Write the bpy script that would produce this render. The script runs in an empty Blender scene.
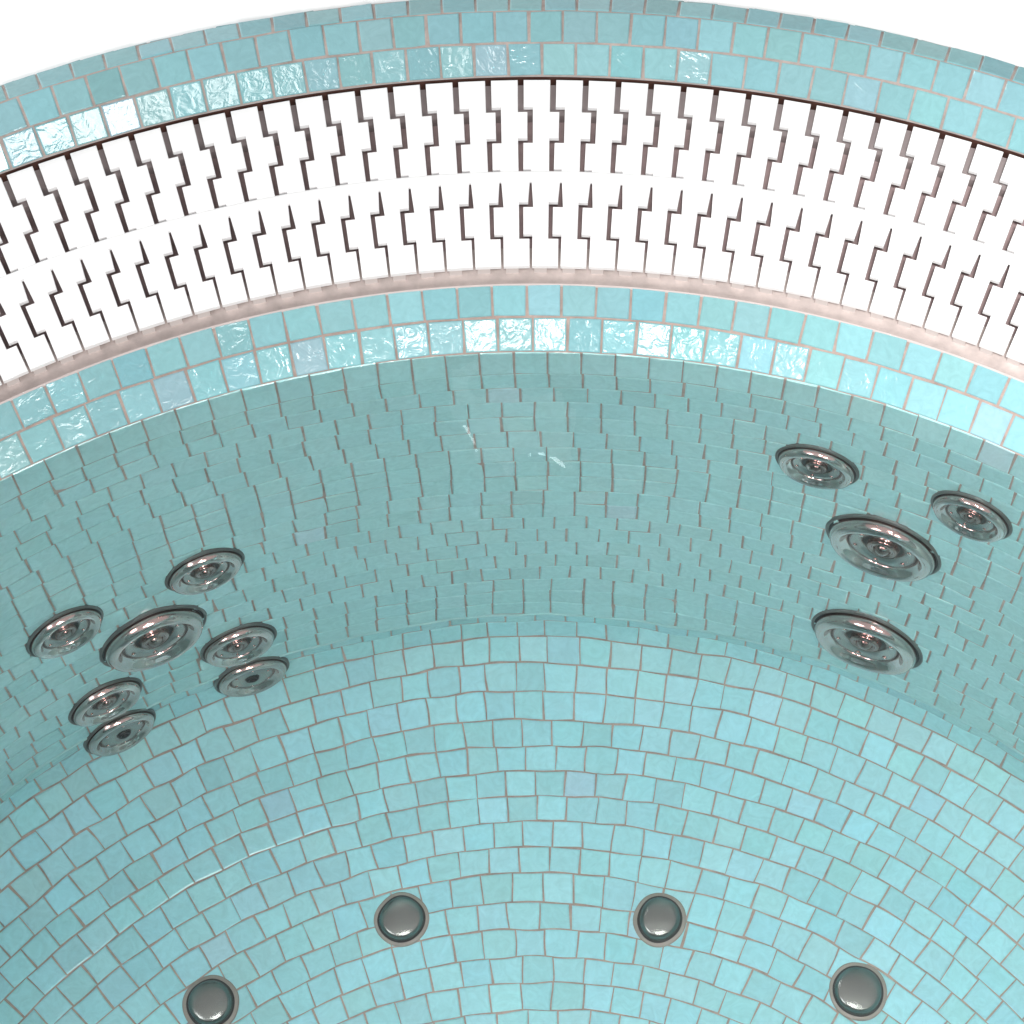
import bpy, bmesh, math, random
import numpy as np
from math import sin, cos, pi, hypot, radians
from mathutils import Matrix, Vector

random.seed(7); rng = np.random.default_rng(11)
scn = bpy.context.scene
col = scn.collection
TAU = 2 * pi

# ------------------------------------------------------------------ materials
def new_mat(name):
    m = bpy.data.materials.new(name); m.use_nodes = True
    nt = m.node_tree
    return m, nt, nt.nodes['Principled BSDF']

def node(nt, kind, **kw):
    n = nt.nodes.new(kind)
    for k, v in kw.items():
        if k in n.inputs: n.inputs[k].default_value = v
        else: setattr(n, k, v)
    return n

def mat_tile():
    m, nt, b = new_mat('glass_mosaic_tile')
    L = nt.links.new
    at = node(nt, 'ShaderNodeAttribute', attribute_name='tile_tint')
    tc = node(nt, 'ShaderNodeTexCoord')
    # cloudy swirls inside each glass tile
    n1 = node(nt, 'ShaderNodeTexNoise', Scale=75.0, Detail=4.0, Roughness=.6, Distortion=2.2)
    L(tc.outputs['Object'], n1.inputs['Vector'])
    r1 = node(nt, 'ShaderNodeMapRange'); r1.inputs[1].default_value = .3; r1.inputs[2].default_value = .7
    r1.inputs[3].default_value = .93; r1.inputs[4].default_value = 1.07
    L(n1.outputs['Fac'], r1.inputs[0])
    mx = node(nt, 'ShaderNodeVectorMath', operation='SCALE')
    L(at.outputs['Color'], mx.inputs[0]); L(r1.outputs[0], mx.inputs['Scale'])
    L(mx.outputs[0], b.inputs['Base Color'])
    # uneven, wavy glass face
    n2 = node(nt, 'ShaderNodeTexNoise', Scale=85.0, Detail=2.0, Roughness=.55, Distortion=1.6)
    L(tc.outputs['Object'], n2.inputs['Vector'])
    bp = node(nt, 'ShaderNodeBump', Strength=.17, Distance=.0018)
    L(n2.outputs['Fac'], bp.inputs['Height']); L(bp.outputs[0], b.inputs['Normal'])
    b.inputs['Roughness'].default_value = .11
    b.inputs['IOR'].default_value = 1.5
    return m

def mat_plain(name, c, rough=.5, metal=0., noise=.0, nscale=60., bump=0., ior=1.45):
    m, nt, b = new_mat(name)
    L = nt.links.new
    b.inputs['Base Color'].default_value = (*c, 1)
    b.inputs['Roughness'].default_value = rough; b.inputs['Metallic'].default_value = metal
    b.inputs['IOR'].default_value = ior
    if noise or bump:
        tc = node(nt, 'ShaderNodeTexCoord')
        n = node(nt, 'ShaderNodeTexNoise', Scale=nscale, Detail=5.0, Roughness=.65)
        L(tc.outputs['Object'], n.inputs['Vector'])
        if noise:
            r = node(nt, 'ShaderNodeMapRange')
            r.inputs[1].default_value = .3; r.inputs[2].default_value = .7
            r.inputs[3].default_value = 1 - noise; r.inputs[4].default_value = 1 + noise
            L(n.outputs['Fac'], r.inputs[0])
            v = node(nt, 'ShaderNodeVectorMath', operation='SCALE'); v.inputs[0].default_value = c
            L(r.outputs[0], v.inputs['Scale']); L(v.outputs[0], b.inputs['Base Color'])
        if bump:
            bp = node(nt, 'ShaderNodeBump', Strength=bump, Distance=.001)
            L(n.outputs['Fac'], bp.inputs['Height']); L(bp.outputs[0], b.inputs['Normal'])
    return m

M = {}
M['tile'] = mat_tile()
M['grout'] = mat_plain('grout', (.35, .265, .235), .85, noise=.22, nscale=90, bump=.3)
M['rim_grout'] = mat_plain('rim_grout', (.38,.315,.29), .85, noise=.22, nscale=90, bump=.3)
M['grate'] = mat_plain('white_grating_plastic', (.86, .85, .85), .35, noise=.02, nscale=40)
M['rib'] = mat_plain('shaded_rib_plastic', (.62,.57,.55), .5)  # grating plastic again, with the shade under the plate put into its colour
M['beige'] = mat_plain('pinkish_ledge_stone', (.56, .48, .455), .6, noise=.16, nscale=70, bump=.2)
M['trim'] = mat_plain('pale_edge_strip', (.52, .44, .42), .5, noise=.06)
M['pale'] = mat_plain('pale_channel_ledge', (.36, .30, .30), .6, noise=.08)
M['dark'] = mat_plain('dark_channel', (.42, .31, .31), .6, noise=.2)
M['rim_line'] = mat_plain('brown_rim_line', (.07, .028, .02), .6, noise=.2)
M['chrome'] = mat_plain('dark_chrome', (.72, .53, .50), .10, 1.0)
M['satin'] = mat_plain('satin_steel', (.50, .40, .375), .26, 1.0)
M['cap'] = mat_plain('dull_steel_cap', (.285, .30, .285), .25, 1.0)
M['rubber'] = mat_plain('black_rubber', (.02, .022, .022), .45)
M['gasket'] = mat_plain('grey_gasket', (.10, .115, .11), .4, noise=.1)
M['brass'] = mat_plain('rose_nozzle', (.42, .26, .24), .12, 1.0)
M['flange'] = mat_plain('taupe_flange', (.27, .245, .22), .45, noise=.1)
M['bead'] = mat_plain('glint_bead_gloss', (.30,.50,.50), .10, bump=.15)
M['deck'] = mat_plain('white_deck', (.93, .93, .93), .6, noise=.01)

def mat_water():
    m, nt, b = new_mat('clear_water')
    b.inputs['Base Color'].default_value = (1, 1, 1, 1)
    b.inputs['Roughness'].default_value = 0.0
    b.inputs['IOR'].default_value = 1.333
    b.inputs['Transmission Weight'].default_value = 1.0
    return m
M['water'] = mat_water()

# ------------------------------------------------------------------ helpers
def link(name, me, parent=None):
    o = bpy.data.objects.new(name, me); col.objects.link(o)
    if parent is not None: o.parent = parent
    return o

def tag(o, label=None, cat=None, group=None, kind=None):
    for k, v in (('label', label), ('category', cat), ('group', group), ('kind', kind)):
        if v: o[k] = v
    return o

def mesh(name, verts, faces, mats, midx=None, smooth=None, tint=None):
    me = bpy.data.meshes.new(name)
    me.from_pydata([tuple(v) for v in verts], [], faces)
    for m in mats: me.materials.append(m)
    if midx is not None: me.polygons.foreach_set('material_index', np.asarray(midx, dtype=np.int32))
    if smooth is not None: me.polygons.foreach_set('use_smooth', np.asarray(smooth, dtype=bool))
    if tint is not None:
        ca = me.color_attributes.new('tile_tint', 'FLOAT_COLOR', 'POINT')
        ca.data.foreach_set('color', np.asarray(tint, dtype=np.float32).ravel())
    me.update()
    return me

def pol(r, t, z): return (r * sin(t), r * cos(t), z)     # angle measured from the far side

class Shell:
    """one revolved surface: a grout bed with separate tiles set on it"""
    def __init__(s): s.v=[]; s.f=[]; s.mi=[]; s.sm=[]; s.t=[]
    def add(s, vs, fs, mi, tint=(1,1,1,1), smooth=False):
        b = len(s.v); s.v += vs; s.t += [tint]*len(vs)
        for f in fs: s.f.append(tuple(b+i for i in f)); s.mi.append(mi); s.sm.append(smooth)
    def lathe(s, prof, mi, n=360, smooth=True):
        vs=[]; m=len(prof)
        for j in range(n):
            t = TAU*j/n
            vs += [pol(r,t,z) for r,z in prof]
        fs=[(j*m+i, j*m+i+1, ((j+1)%n)*m+i+1, ((j+1)%n)*m+i) for j in range(n) for i in range(m-1)]
        s.add(vs, fs, mi, smooth=smooth)
    def tiles(s, a, b, N, phase, base=(.335,.635,.68), var=1.0, gap=.0017, rowgap=None):
        """row of tiles between profile points a (outer/upper) and b (inner/lower)"""
        dr, dz = b[0]-a[0], b[1]-a[1]; L = hypot(dr,dz); d=(dr/L,dz/L); nn=(d[1],-d[0])
        for k in range(N):
            t0 = phase + TAU*k/N; t1 = t0 + TAU/N
            tc = .5*(t0+t1)
            g = gap*.5; gl = (rowgap or gap)*.5
            jit = rng.normal(0,.00022,8); rot = rng.normal(0,.010); tx, ty = rng.normal(0,.016), rng.normal(0,.022)
            hue = rng.normal(0,1); val = 1+rng.normal(0,.040)*var
            if rng.random()<.08*var: val *= .93
            c = (base[0]*val*(1+.040*hue*var), base[1]*val, base[2]*val*(1+.022*rng.normal()*var), 1)
            if rng.random()<.02*var: c=(c[0]*1.12,c[1]*.96,c[2]*1.01,1)
            vs=[]
            hw = lambda r: r*(t1-t0)*.5
            for lvl,(ins,h) in enumerate(((0,-.0016),(0,-.00055),(.0009,0))):
                for q,(su,sl) in enumerate(((-1,0),(1,0),(1,1),(-1,1))):
                    l = (gl+ins) if sl==0 else L-gl-ins
                    rr = a[0]+d[0]*l
                    u = su*(hw(rr)-g-ins)+jit[q]; l2 = l+jit[q+4]
                    lc = l2-L*.5
                    u2 = u - rot*lc; l3 = L*.5 + lc + rot*u
                    hh = h + (tx*u + ty*lc if lvl else 0)
                    r = a[0]+d[0]*l3+nn[0]*hh; z = a[1]+d[1]*l3+nn[1]*hh
                    # tangent plane at the tile centre
                    vs.append((r*sin(tc)+u2*cos(tc), r*cos(tc)-u2*sin(tc), z))
            fs=[(8,11,10,9)]
            for lv in (0,4):
                for q in range(4):
                    q2=(q+1)%4
                    fs.append((lv+q, lv+4+q, lv+4+q2, lv+q2))
            s.add(vs, fs, 1, c)
    def bed(s, prof, off=-.0009):
        P=[]
        for i,(r,z) in enumerate(prof):
            i0=max(i-1,0); i1=min(i+1,len(prof)-1)
            dr,dz=prof[i1][0]-prof[i0][0],prof[i1][1]-prof[i0][1]; L=hypot(dr,dz)
            P.append((r+dz/L*off, z-dr/L*off))
        s.lathe(P, 0)
    def build(s, name, mats, parent):
        return link(name, mesh(name, s.v, s.f, mats, s.mi, s.sm, s.t), parent)

def lathe_mesh(name, prof, mat, n=64, smooth=True):
    vs=[]; fs=[]
    ring=[]
    for r,z in prof:
        if r < 1e-6: ring.append([len(vs)]); vs.append((0,0,z))
        else:
            ring.append(list(range(len(vs), len(vs)+n)))
            vs += [(r*cos(TAU*j/n), r*sin(TAU*j/n), z) for j in range(n)]
    for i in range(len(prof)-1):
        A,B=ring[i],ring[i+1]
        for j in range(n):
            k=(j+1)%n
            if len(A)==1 and len(B)==1: continue
            if len(A)==1: fs.append((A[0],B[k],B[j])) 
            elif len(B)==1: fs.append((A[j],A[k],B[0]))
            else: fs.append((A[j],A[k],B[k],B[j]))
    return mesh(name, vs, fs, [mat], None, [smooth]*len(fs))

def arc(cx, cz, r, a0, a1, n=8):
    return [(cx+r*cos(radians(a0+(a1-a0)*i/n)), cz+r*sin(radians(a0+(a1-a0)*i/n))) for i in range(n+1)]

# ------------------------------------------------------------------ the tub
tub = bpy.data.objects.new('spa_tub', None); col.objects.link(tub); tub.location=(0,0,0)
tag(tub, 'round spa tub lined with turquoise glass mosaic tiles, with chrome jets in its wall', 'spa tub')

DRY=(.235,.445,.475)      # rim and lip tiles; same glass, darkened to offset stronger light above water
# --- raised outer rim (bullnose)
S = Shell()
rim = [(1.038,0.0),(1.0375,.0125),(1.0355,.0355),(1.0286,.0622),(1.0065,.0746),(.98285,.0669),(.9644,.0497)]
S.bed(rim)
ph = [0,.01,.02,-.0343,-.0446,-.0349]
NN = [258,258,257,254,249,245]
for i in range(6):
    S.tiles(rim[i], rim[i+1], NN[i], ph[i], base=DRY, gap=.0019)
S.build('outer_rim', [M['rim_grout'], M['tile']], tub)

# --- overflow channel under the grating
S = Shell()
S.lathe([(.9655,.0478),(.9640,.0440),(.9640,.0385)], 0)                     # dark brown line along the rim's inner edge
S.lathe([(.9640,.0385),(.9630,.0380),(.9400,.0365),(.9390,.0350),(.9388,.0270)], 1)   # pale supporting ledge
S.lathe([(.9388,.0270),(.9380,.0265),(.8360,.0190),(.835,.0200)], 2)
S.build('overflow_channel', [M['rim_line'], M['pale'], M['dark']], tub)
S = Shell()
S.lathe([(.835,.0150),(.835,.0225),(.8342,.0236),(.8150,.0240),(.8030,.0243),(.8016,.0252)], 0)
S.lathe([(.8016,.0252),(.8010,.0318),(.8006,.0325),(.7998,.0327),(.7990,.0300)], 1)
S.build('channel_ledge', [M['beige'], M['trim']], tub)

# --- inner lip: two dry tile rows
lip = [(.79994,.0327),(.7825,.0146),(.7612,0.0)]
S = Shell(); S.bed(lip+[(.7602,-.004)])
S.tiles(lip[0],lip[1],199,-.0155,base=DRY); S.tiles(lip[1],lip[2],194,-.0096,base=DRY)
S.build('inner_lip', [M['grout'], M['tile']], tub)

# --- wall, seat : (r, z, tiles in the row below, phase)
WR= [(0.7613, 0.0, 193, -0.0283), (0.7516, -0.0235, 191, -0.0269), (0.7485, -0.0472, 190, -0.0221), (0.7453, -0.0711, 190, -0.0416), (0.7418, -0.0971, 188, -0.042), (0.7384, -0.1229, 187, -0.0365), (0.7348, -0.1501, 187, -0.0308), (0.7315, -0.1754, 186, -0.0294), (0.7279, -0.2021, 186, -0.0296), (0.7244, -0.2288, 187, -0.0347), (0.7211, -0.2532, 185, -0.0351), (0.7179, -0.2779, 183, -0.0225), (0.7148, -0.301, 185, -0.0421), (0.7114, -0.3264, 183, -0.0317), (0.708, -0.3521, 181, -0.0208), (0.7047, -0.3771, 180, -0.0388), (0.7014, -0.4024, 179, -0.0237), (0.6981, -0.427, 178, -0.0247), (0.6948, -0.452, 176, -0.0243), (0.6915, -0.4766, 176, -0.0451), (0.6916, -0.5, 175, -0.0325), (0.6845, -0.522, 171, -0.0293), (0.665, -0.5345, 167, -0.0341), (0.6419, -0.5380, 162, -0.0368), (0.6184, -0.5412, 156, -0.0262), (0.5959, -0.5408, 150, -0.0624), (0.5735, -0.5385, 144, -0.0496), (0.5513, -0.5355, 139, -0.0467), (0.529, -0.5330, 134, -0.0221), (0.5065, -0.5318, 128, -0.0271), (0.4852, -0.5315, 122, -0.0382), (0.461, -0.532, 117, -0.0455), (0.4398, -0.531, 112, -0.0345), (0.4175, -0.53, 107, -0.0198), (0.3969, -0.529, 100, -0.0204), (0.3748, -0.529, 95, -0.0048)]
pts=[(w[0],w[1]) for w in WR]
S = Shell(); S.bed(pts[:20]+[pts[20]])
for i in range(19): S.tiles(pts[i],pts[i+1],WR[i][2],WR[i][3], gap=.0014, rowgap=.0007, var=.35, base=(.37,.60,.60))
S.build('tub_wall', [M['grout'], M['tile']], tub)
nose=(.3560,-.5308); 
sp = pts[19:]+[nose,(.3500,-.545)]
S = Shell(); S.bed(sp)
allp = pts+[nose]
for i in range(19,36): S.tiles(allp[i],allp[i+1],WR[i][2],WR[i][3], gap=.0013, var=.8, base=(.345,.615,.635) if i<22 else (.335,.635,.68))
S.build('seat', [M['grout'], M['tile']], tub)
S = Shell(); S.lathe([((.6917)+.0012*cos(radians(a)),-.4776+.0012*sin(radians(a))) for a in range(0,361,30)][::-1],0,n=480)  # glossy bead added at the wall foot to catch glints
S.build('glint_bead',[M['bead']],tub)
# --- foot well in the middle
fw=[(.3540,-.5350),(.3520,-.560)]+[(.352-.0015*i,-.560-.0250*i) for i in range(1,11)]
fl=[(fw[-1][0]-.010-.0235*i, fw[-1][1]-.014-.0005*i) for i in range(0,14)]
fp=fw+fl
S = Shell(); S.bed(fp)
for i in range(len(fp)-1):
    S.tiles(fp[i],fp[i+1],max(5,int(round(TAU*.5*(fp[i][0]+fp[i+1][0])/.0245))),rng.random())
S.lathe([(fp[-1][0],fp[-1][1]),(1e-4,fp[-1][1])],0)
S.build('footwell', [M['grout'], M['tile']], tub)

# ------------------------------------------------------------------ grating
grating = bpy.data.objects.new('overflow_grating', None); col.objects.link(grating)
tag(grating, 'white plastic overflow grating with zigzag gaps, ringing the tub between turquoise tile bands', 'drain grating')
NS = 250; PT = TAU/NS; TH0 = -.0513
def zt(r): return .0493 + (r-.9646)*(.0128/.1517)
#      u     r      half width at its upper end, lower end, half height of the step that follows
SEG=[(.00,.9622,.938,.090,.090,.0020),
     (.29,.938,.9128,.085,.085,.0019),
     (-.01,.9128,.8890,.085,.075,.0009),
     (.31,.8890,.8614,.004,.085,.0020),
     (-.01,.8614,.8361,.072,.070,.0018),
     (.32,.8361,.8129,.050,.042,0)]
def boundary(side):
    out=[]
    for i,(u,ra,rb,ha,hb,h) in enumerate(SEG):
        if i==0: out.append((u+side*ha, ra))
        else:
            pu,ph_=SEG[i-1][0],SEG[i-1][5]
            right = u>pu
            # the step's edge: which horizontal edge this boundary follows
            s = 1 if (right == (side>0)) else -1
            rr = ra + s*ph_
            phb=SEG[i-1][4]
            out.append((pu+side*phb, rr)); out.append((u+side*ha, rr))
    u,ra,rb,ha,hb,h=SEG[-1]; out.append((u+side*hb, rb))
    return out
Lb = boundary(+1); Rb=[(u+1,r) for u,r in boundary(-1)]
poly = Lb + Rb[::-1]
def slat_mesh():
    bm=bmesh.new()
    top=[]
    def P(u,r,dz): return bm.verts.new(pol(r,u*PT,zt(r)+dz))
    ins=[]
    vs=[P(u,r,0) for u,r in poly]
    f=bm.faces.new(vs)
    if f.normal.z<0: f.normal_flip()
    bm.normal_update()
    if f.normal.z<0: f.normal_flip()
    r=bmesh.ops.extrude_face_region(bm, geom=[f])
    nv=[e for e in r['geom'] if isinstance(e,bmesh.types.BMVert)]
    # the extruded copy is the top; push the original down
    for v in vs: v.co.z -= .0042
    topf=[e for e in r['geom'] if isinstance(e,bmesh.types.BMFace)][0]
    bmesh.ops.bevel(bm, geom=list(topf.edges), offset=.00055, segments=2, affect='EDGES', profile=.6)
    # straight rib under the plate
    r0,r1=.9370,.8136
    u0,u1=.43,.88
    b=[]
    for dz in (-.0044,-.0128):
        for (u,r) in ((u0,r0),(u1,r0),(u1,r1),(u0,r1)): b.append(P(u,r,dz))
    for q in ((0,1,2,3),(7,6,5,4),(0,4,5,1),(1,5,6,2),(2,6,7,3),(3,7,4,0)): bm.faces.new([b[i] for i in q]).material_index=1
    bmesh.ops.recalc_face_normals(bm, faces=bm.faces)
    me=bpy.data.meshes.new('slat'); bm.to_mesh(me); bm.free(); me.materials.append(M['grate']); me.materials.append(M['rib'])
    return me
sm = slat_mesh()
slat0 = link('slat', sm, grating)
K0=-49
slat0.rotation_euler=(0,0,-(TH0+K0*PT))
for k in range(K0+1, 50):
    c=slat0.copy(); col.objects.link(c); c.parent=grating; c.rotation_euler=(0,0,-(TH0+k*PT))
# the rest of the ring, out of the photograph: one object
bm=bmesh.new()
for k in range(50, 250-49):
    n0=len(bm.verts); bm.from_mesh(sm); bm.verts.ensure_lookup_table()
    bmesh.ops.rotate(bm, verts=bm.verts[n0:], cent=(0,0,0), matrix=Matrix.Rotation(-(TH0+k*PT),3,'Z'))
me=bpy.data.meshes.new('near_slats'); bm.to_mesh(me); bm.free(); me.materials.append(M['grate']); me.materials.append(M['rib'])
o=link('slat_run', me, grating); o['kind']='stuff'
# continuous rib that joins the two rows of fingers
S=Shell()
prof=[(.8878,zt(.8878)-.003),(.8876,zt(.8876)+.0002),(.8866,zt(.8866)+.0009),(.8812,zt(.8812)+.0009),(.8800,zt(.8800)+.0002),(.8798,zt(.8798)-.003)]
S.lathe(prof,0,n=500)
S.build('joining_rib',[M['grate']],grating)

# ------------------------------------------------------------------ jets
def frame(o, th, r, z, slope):
    """origin on the surface, local z along the surface normal; slope = angle of the surface below horizontal, seen from outside in"""
    a=radians(slope)
    n=Vector((-sin(a)*sin(th), -sin(a)*cos(th), cos(a)))
    x=Vector((cos(th),-sin(th),0)); y=n.cross(x)
    m=Matrix((x,y,n)).transposed().to_4x4(); m.translation=Vector((r*sin(th),r*cos(th),z))+n*.0004
    o.matrix_basis=m
def jet_parts(R, flat):
    gas=[(1.11*R,-.004),(1.11*R,.0008),(1.08*R,.0018),(1.045*R,.0018),(1.04*R,.0004)]
    ring=[(1.0*R,.0),(1.0*R,.07*R)]+[(.86*R+.14*R*cos(radians(a)),.07*R+.19*R*sin(radians(a))) for a in range(10,131,10)]+[(.735*R,.165*R),(.69*R,.125*R),(.665*R,.11*R),(.66*R,.06*R)]
    me_ring=lathe_mesh('trim_ring', ring, M['chrome'])
    me_gas=lathe_mesh('hydro_jet', gas, M['gasket'])
    me_seal=lathe_mesh('seal_ring', [(1.05*R,.0003),(1.04*R,.0010),(.985*R,.0010),(.98*R,-.001),(.67*R,-.001),(.665*R,.085*R),(.63*R,.085*R),(.625*R,.0)], M['rubber'])
    if flat:
        face=[(.635*R,.08*R),(.63*R,.12*R),(.58*R,.15*R),(.40*R,.175*R),(.22*R,.165*R),(.19*R,.14*R)]
        noz=[(.19*R,.10*R),(.185*R,.19*R),(.15*R,.205*R),(.10*R,.19*R),(.085*R,.04*R),(0,.03*R)]
    else:
        face=[(.635*R,.08*R),(.63*R,.105*R),(.58*R,.11*R),(.48*R,.085*R),(.42*R,.06*R),(.38*R,.03*R),(.37*R,-.06*R)]
        noz=[(.38*R,-.05*R),(.30*R,-.06*R),(.295*R,.08*R),(.27*R,.125*R),(.22*R,.13*R),(.19*R,.11*R),(.18*R,.09*R)]+arc(0,.04*R,.17*R,20,90,7)
    return me_gas,me_ring,me_seal,lathe_mesh('face_plate',face,M['satin']),lathe_mesh('nozzle',noz,M['brass' if not flat else 'rubber'])
def make_jet(R, flat=False):
    g,rg,se,fa,no=jet_parts(R,flat)
    j=link('hydro_jet',g,tub)
    link('trim_ring',rg,j); link('backing_disc',lathe_mesh('backing_disc',[(.66*R,.012*R),(0,.012*R)],M['rubber']),j); link('seal_ring',se,j); link('face_plate',fa,j); link('nozzle',no,j)
    # fixing screws on the face ring
    bm=bmesh.new()
    for k in range(6):
        a=TAU*k/6+.4
        mt=Matrix.Translation((.54*R*cos(a),.54*R*sin(a),(.10 if not flat else .155)*R))@Matrix.Diagonal((1,1,.6,1))
        bmesh.ops.create_uvsphere(bm,u_segments=12,v_segments=8,radius=.055*R,matrix=mt)
    for f in bm.faces: f.smooth=True
    me=bpy.data.meshes.new('stud'); bm.to_mesh(me); bm.free(); me.materials.append(M['chrome'])
    link('stud_circle',me,j)
    return j
def copy_tree(o,parent):
    c=o.copy(); col.objects.link(c); c.parent=parent
    for ch in list(o.children): copy_tree(ch,c)
    return c
def wall_r(z): return .7516+(.6915-.7516)*(z+.0235)/(-.4767+.0235)
bigj=make_jet(.0420); smallj=make_jet(.0290); flatj=make_jet(.0285,True)
JETS=[(bigj,.3325,-.2203,'largest chrome jet of the right-hand group, at the centre below the two small ones'),
      (bigj,.3441,-.4018,'large chrome jet alone low on the right wall, just above the seat'),
      (bigj,-.4854,-.3473,'largest chrome jet of the left-hand group, between four small jets'),
      (smallj,.2467,-.1168,'small chrome jet nearest the middle in the right-hand group'),
      (smallj,.4082,-.1111,'small chrome jet at the far right edge of the right-hand group'),
      (smallj,-.4079,-.2663,'small chrome jet at the top of the left-hand group'),
      (smallj,-.5701,-.2654,'small chrome jet at the far left edge of the left-hand group'),
      (smallj,-.3977,-.4242,'small open-nozzled chrome jet right of the large left jet, upper of a touching pair'),
      (smallj,-.5645,-.4234,'small open-nozzled chrome jet below the large left jet, upper of a touching pair'),
      (flatj,-.3935,-.4947,'small flat-faced chrome jet, lower of the touching pair right of the large left jet'),
      (flatj,-.5641,-.4951,'small flat-faced chrome jet, lowest of the left-hand group')]
used=set()
for src,th,z,lab in JETS:
    if src in used: j=copy_tree(src,tub)
    else: j=src; used.add(src)
    frame(j,th,wall_r(z),z,82.4); j['label']=lab
    j['group']='chrome jets in the tub wall'
def make_air():
    j=link('air_jet',lathe_mesh('air_jet',[(.0226,-.004),(.0226,.0012),(.0216,.0018),(.0190,.0018)],M['flange']),tub)
    link('seal_ring',lathe_mesh('seal_ring',[(.0196,.001),(.0193,.0030),(.0174,.0030),(.0170,.0)],M['rubber']),j)
    link('cap',lathe_mesh('cap',[(.0178,.0),(.0178,.0040)]+arc(.0126,.0040,.0052,0,74,12)+[(.0115,.00945),(.006,.0099),(0,.0101)],M['cap']),j)
    return j
air=make_air()
AIR=[(-.6470,.4628,'dome-capped air jet leftmost in the row along the seat'),
     (-.2851,.4605,'dome-capped air jet second from left in the row along the seat'),
     (.1709,.4585,'dome-capped air jet third from left in the row along the seat'),
     (.5353,.4620,'dome-capped air jet rightmost in the row along the seat')]
for i,(th,r,lab) in enumerate(AIR):
    j=air if i==0 else copy_tree(air,tub)
    frame(j,th,r,-.5320,-2.5); j['label']=lab; j['group']='air jets along the seat'

# ------------------------------------------------------------------ water
def water_mesh():
    R=.7610
    waves=[]
    for i in range(16):
        lam=.07*(4.5**rng.random()); a=rng.random()*TAU; k=TAU/lam
        waves.append((k*cos(a),k*sin(a),rng.random()*TAU,.0023/k*(lam/.12)**.8))
    for i in range(10):
        lam=.022+.02*rng.random(); a=rng.random()*TAU; k=TAU/lam
        waves.append((k*cos(a),k*sin(a),rng.random()*TAU,.0024/k))
    def H(x,y):
        z=0*x
        for kx,ky,p,A in waves: z=z+A*np.sin(kx*x+ky*y+p)
        return z
    # polar-free grid clipped to the disc: rings keep the edge exact
    nr=200; nt=720; vs=[(0,0,0)]; fs=[]
    rr=R*np.sqrt(np.linspace(0,1,nr+1))[1:]
    rr=R*np.linspace(0,1,nr+1)[1:]
    tt=np.arange(nt)*TAU/nt
    X=np.outer(rr,np.sin(tt)); Y=np.outer(rr,np.cos(tt)); Z=H(X,Y)
    for i in range(nr):
        vs += list(zip(X[i],Y[i],Z[i]))
    vs[0]=(0,0,float(H(np.array(0.),np.array(0.))))
    for j in range(nt): fs.append((0,1+(j+1)%nt,1+j))
    for i in range(nr-1):
        a=1+i*nt; b=a+nt
        for j in range(nt):
            k=(j+1)%nt; fs.append((a+j,a+k,b+k,b+j))
    return mesh('water',vs,fs,[M['water']],None,[True]*len(fs))
wm=water_mesh()
w=link('water',wm); w.location=(0,0,-.0006)
# normals up
bm=bmesh.new(); bm.from_mesh(wm); bmesh.ops.recalc_face_normals(bm,faces=bm.faces)
bm.faces.ensure_lookup_table()
if bm.faces[500].normal.z<0: bmesh.ops.reverse_faces(bm,faces=bm.faces)
bm.to_mesh(wm); bm.free()
tag(w,'clear rippled water filling the mosaic tub','water',kind='structure')

# ------------------------------------------------------------------ white floor round the tub
S=Shell(); S.lathe([(1.0301,.0585),(1.5,.0585),(4,.0585),(40,.0585)],0,n=128)
fl=S.build('floor',[M['deck']],None); tag(fl,'plain white floor around the tub','floor',kind='structure')

# ------------------------------------------------------------------ light
wd=bpy.data.worlds.new('World'); scn.world=wd; wd.use_nodes=True
bg=wd.node_tree.nodes['Background']; bg.inputs[0].default_value=(1,1,1,1); bg.inputs[1].default_value=.44
def area(name,loc,target,sx,sy,power,color=(1,1,1)):
    l=bpy.data.lights.new(name,'AREA'); l.shape='RECTANGLE'; l.size=sx; l.size_y=sy; l.energy=power; l.color=color
    o=bpy.data.objects.new(name,l); col.objects.link(o); o.location=loc
    d=Vector(target)-Vector(loc); o.rotation_euler=d.to_track_quat('-Z','Y').to_euler()
    return o
oh=area('overhead_fill',(.18,-.50,2.9),(.80,.12,-.5),.42,.42,17.5,(1,.99,.97)); oh.data.spread=radians(46)  # unseen fill lamp added to brighten the tiles under water
area('window_left',(-2.3,-1.0,2.0),(.2,.5,-.2),1.4,1.3,34,(.97,.99,1))
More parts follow.
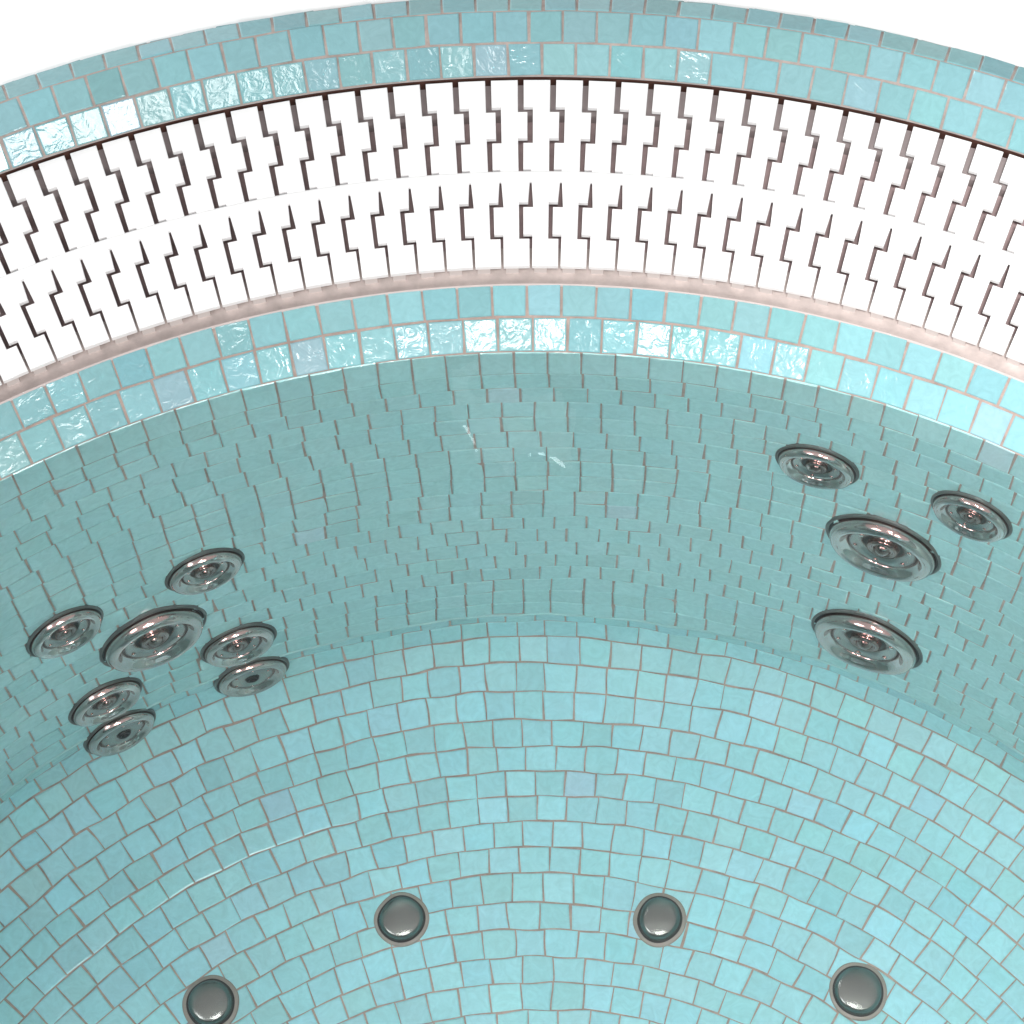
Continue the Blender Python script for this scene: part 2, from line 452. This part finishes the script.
area('front_lamp',(-.02,-1.50,2.60),(0,.75,0),.36,.16,10,(1,.99,.97))
rl=area('right_lamp',(.75,-1.20,1.85),(-.82,.80,.05),.95,.6,3.9,(1,.99,.97)); rl.data.spread=radians(55)
bl=area('floor_fill',(-1.9,2.3,1.5),(-.78,1.12,.05),.5,.5,3.2,(1,1,1)); bl.data.spread=radians(60)  # unseen lamp added to whiten the floor behind the left rim
area('added_sheen_lamp',(-.17,1.98,2.75),(-.02,.6,0),.19,.17,.12,(1,.99,.97))  # unseen lamp added for a soft sheen on the water
for i in range(4):                 # tiny unseen lamps added beyond the tub to put glints on the water
    area('added_glint_lamp',(-.22+.06*(i%3)+.02*rng.normal(),1.92+.09*(i//3)+.02*rng.normal(),2.75),(-.02,.6,0),.012,.012,.006,(1,.99,.97))

# ------------------------------------------------------------------ camera
C=Vector((0.04121792415508105, -0.1334673631962605, 1.7856142688992898))
F=Vector((-0.020912339326093887, 0.4228682708718197, -0.9059498328018983)); Rv=Vector((0.9992053446834115, 0.03959377678352172, -0.004583884392240462)); U=Vector((-0.033931596190204125, 0.9053257746965421, 0.4233602348474535))
cam=bpy.data.cameras.new('camera'); co=bpy.data.objects.new('camera',cam); col.objects.link(co)
m=Matrix((Rv,U,-F)).transposed().to_4x4(); m.translation=C; co.matrix_world=m
cam.sensor_width=36; cam.sensor_fit='HORIZONTAL'; cam.lens=2755.4978/1024*36
cam.shift_x=(512-573.65080)/1024; cam.shift_y=(429.49169-512)/1024
cam.clip_start=.05; cam.clip_end=200
scn.camera=co

# ------------------------------------------------------------------ render
scn.render.engine='CYCLES'
cy=scn.cycles
cy.use_denoising=True
try: cy.denoiser='OPENIMAGEDENOISE'
except Exception: pass
cy.caustics_refractive=True; cy.caustics_reflective=True
cy.max_bounces=14; cy.transmission_bounces=12; cy.diffuse_bounces=5; cy.glossy_bounces=6
cy.sample_clamp_indirect=25.0
vs=scn.view_settings
scn.display_settings.display_device='sRGB'
vs.view_transform='Standard'; vs.look='None'; vs.exposure=.12; vs.gamma=1; vs.use_curve_mapping=False
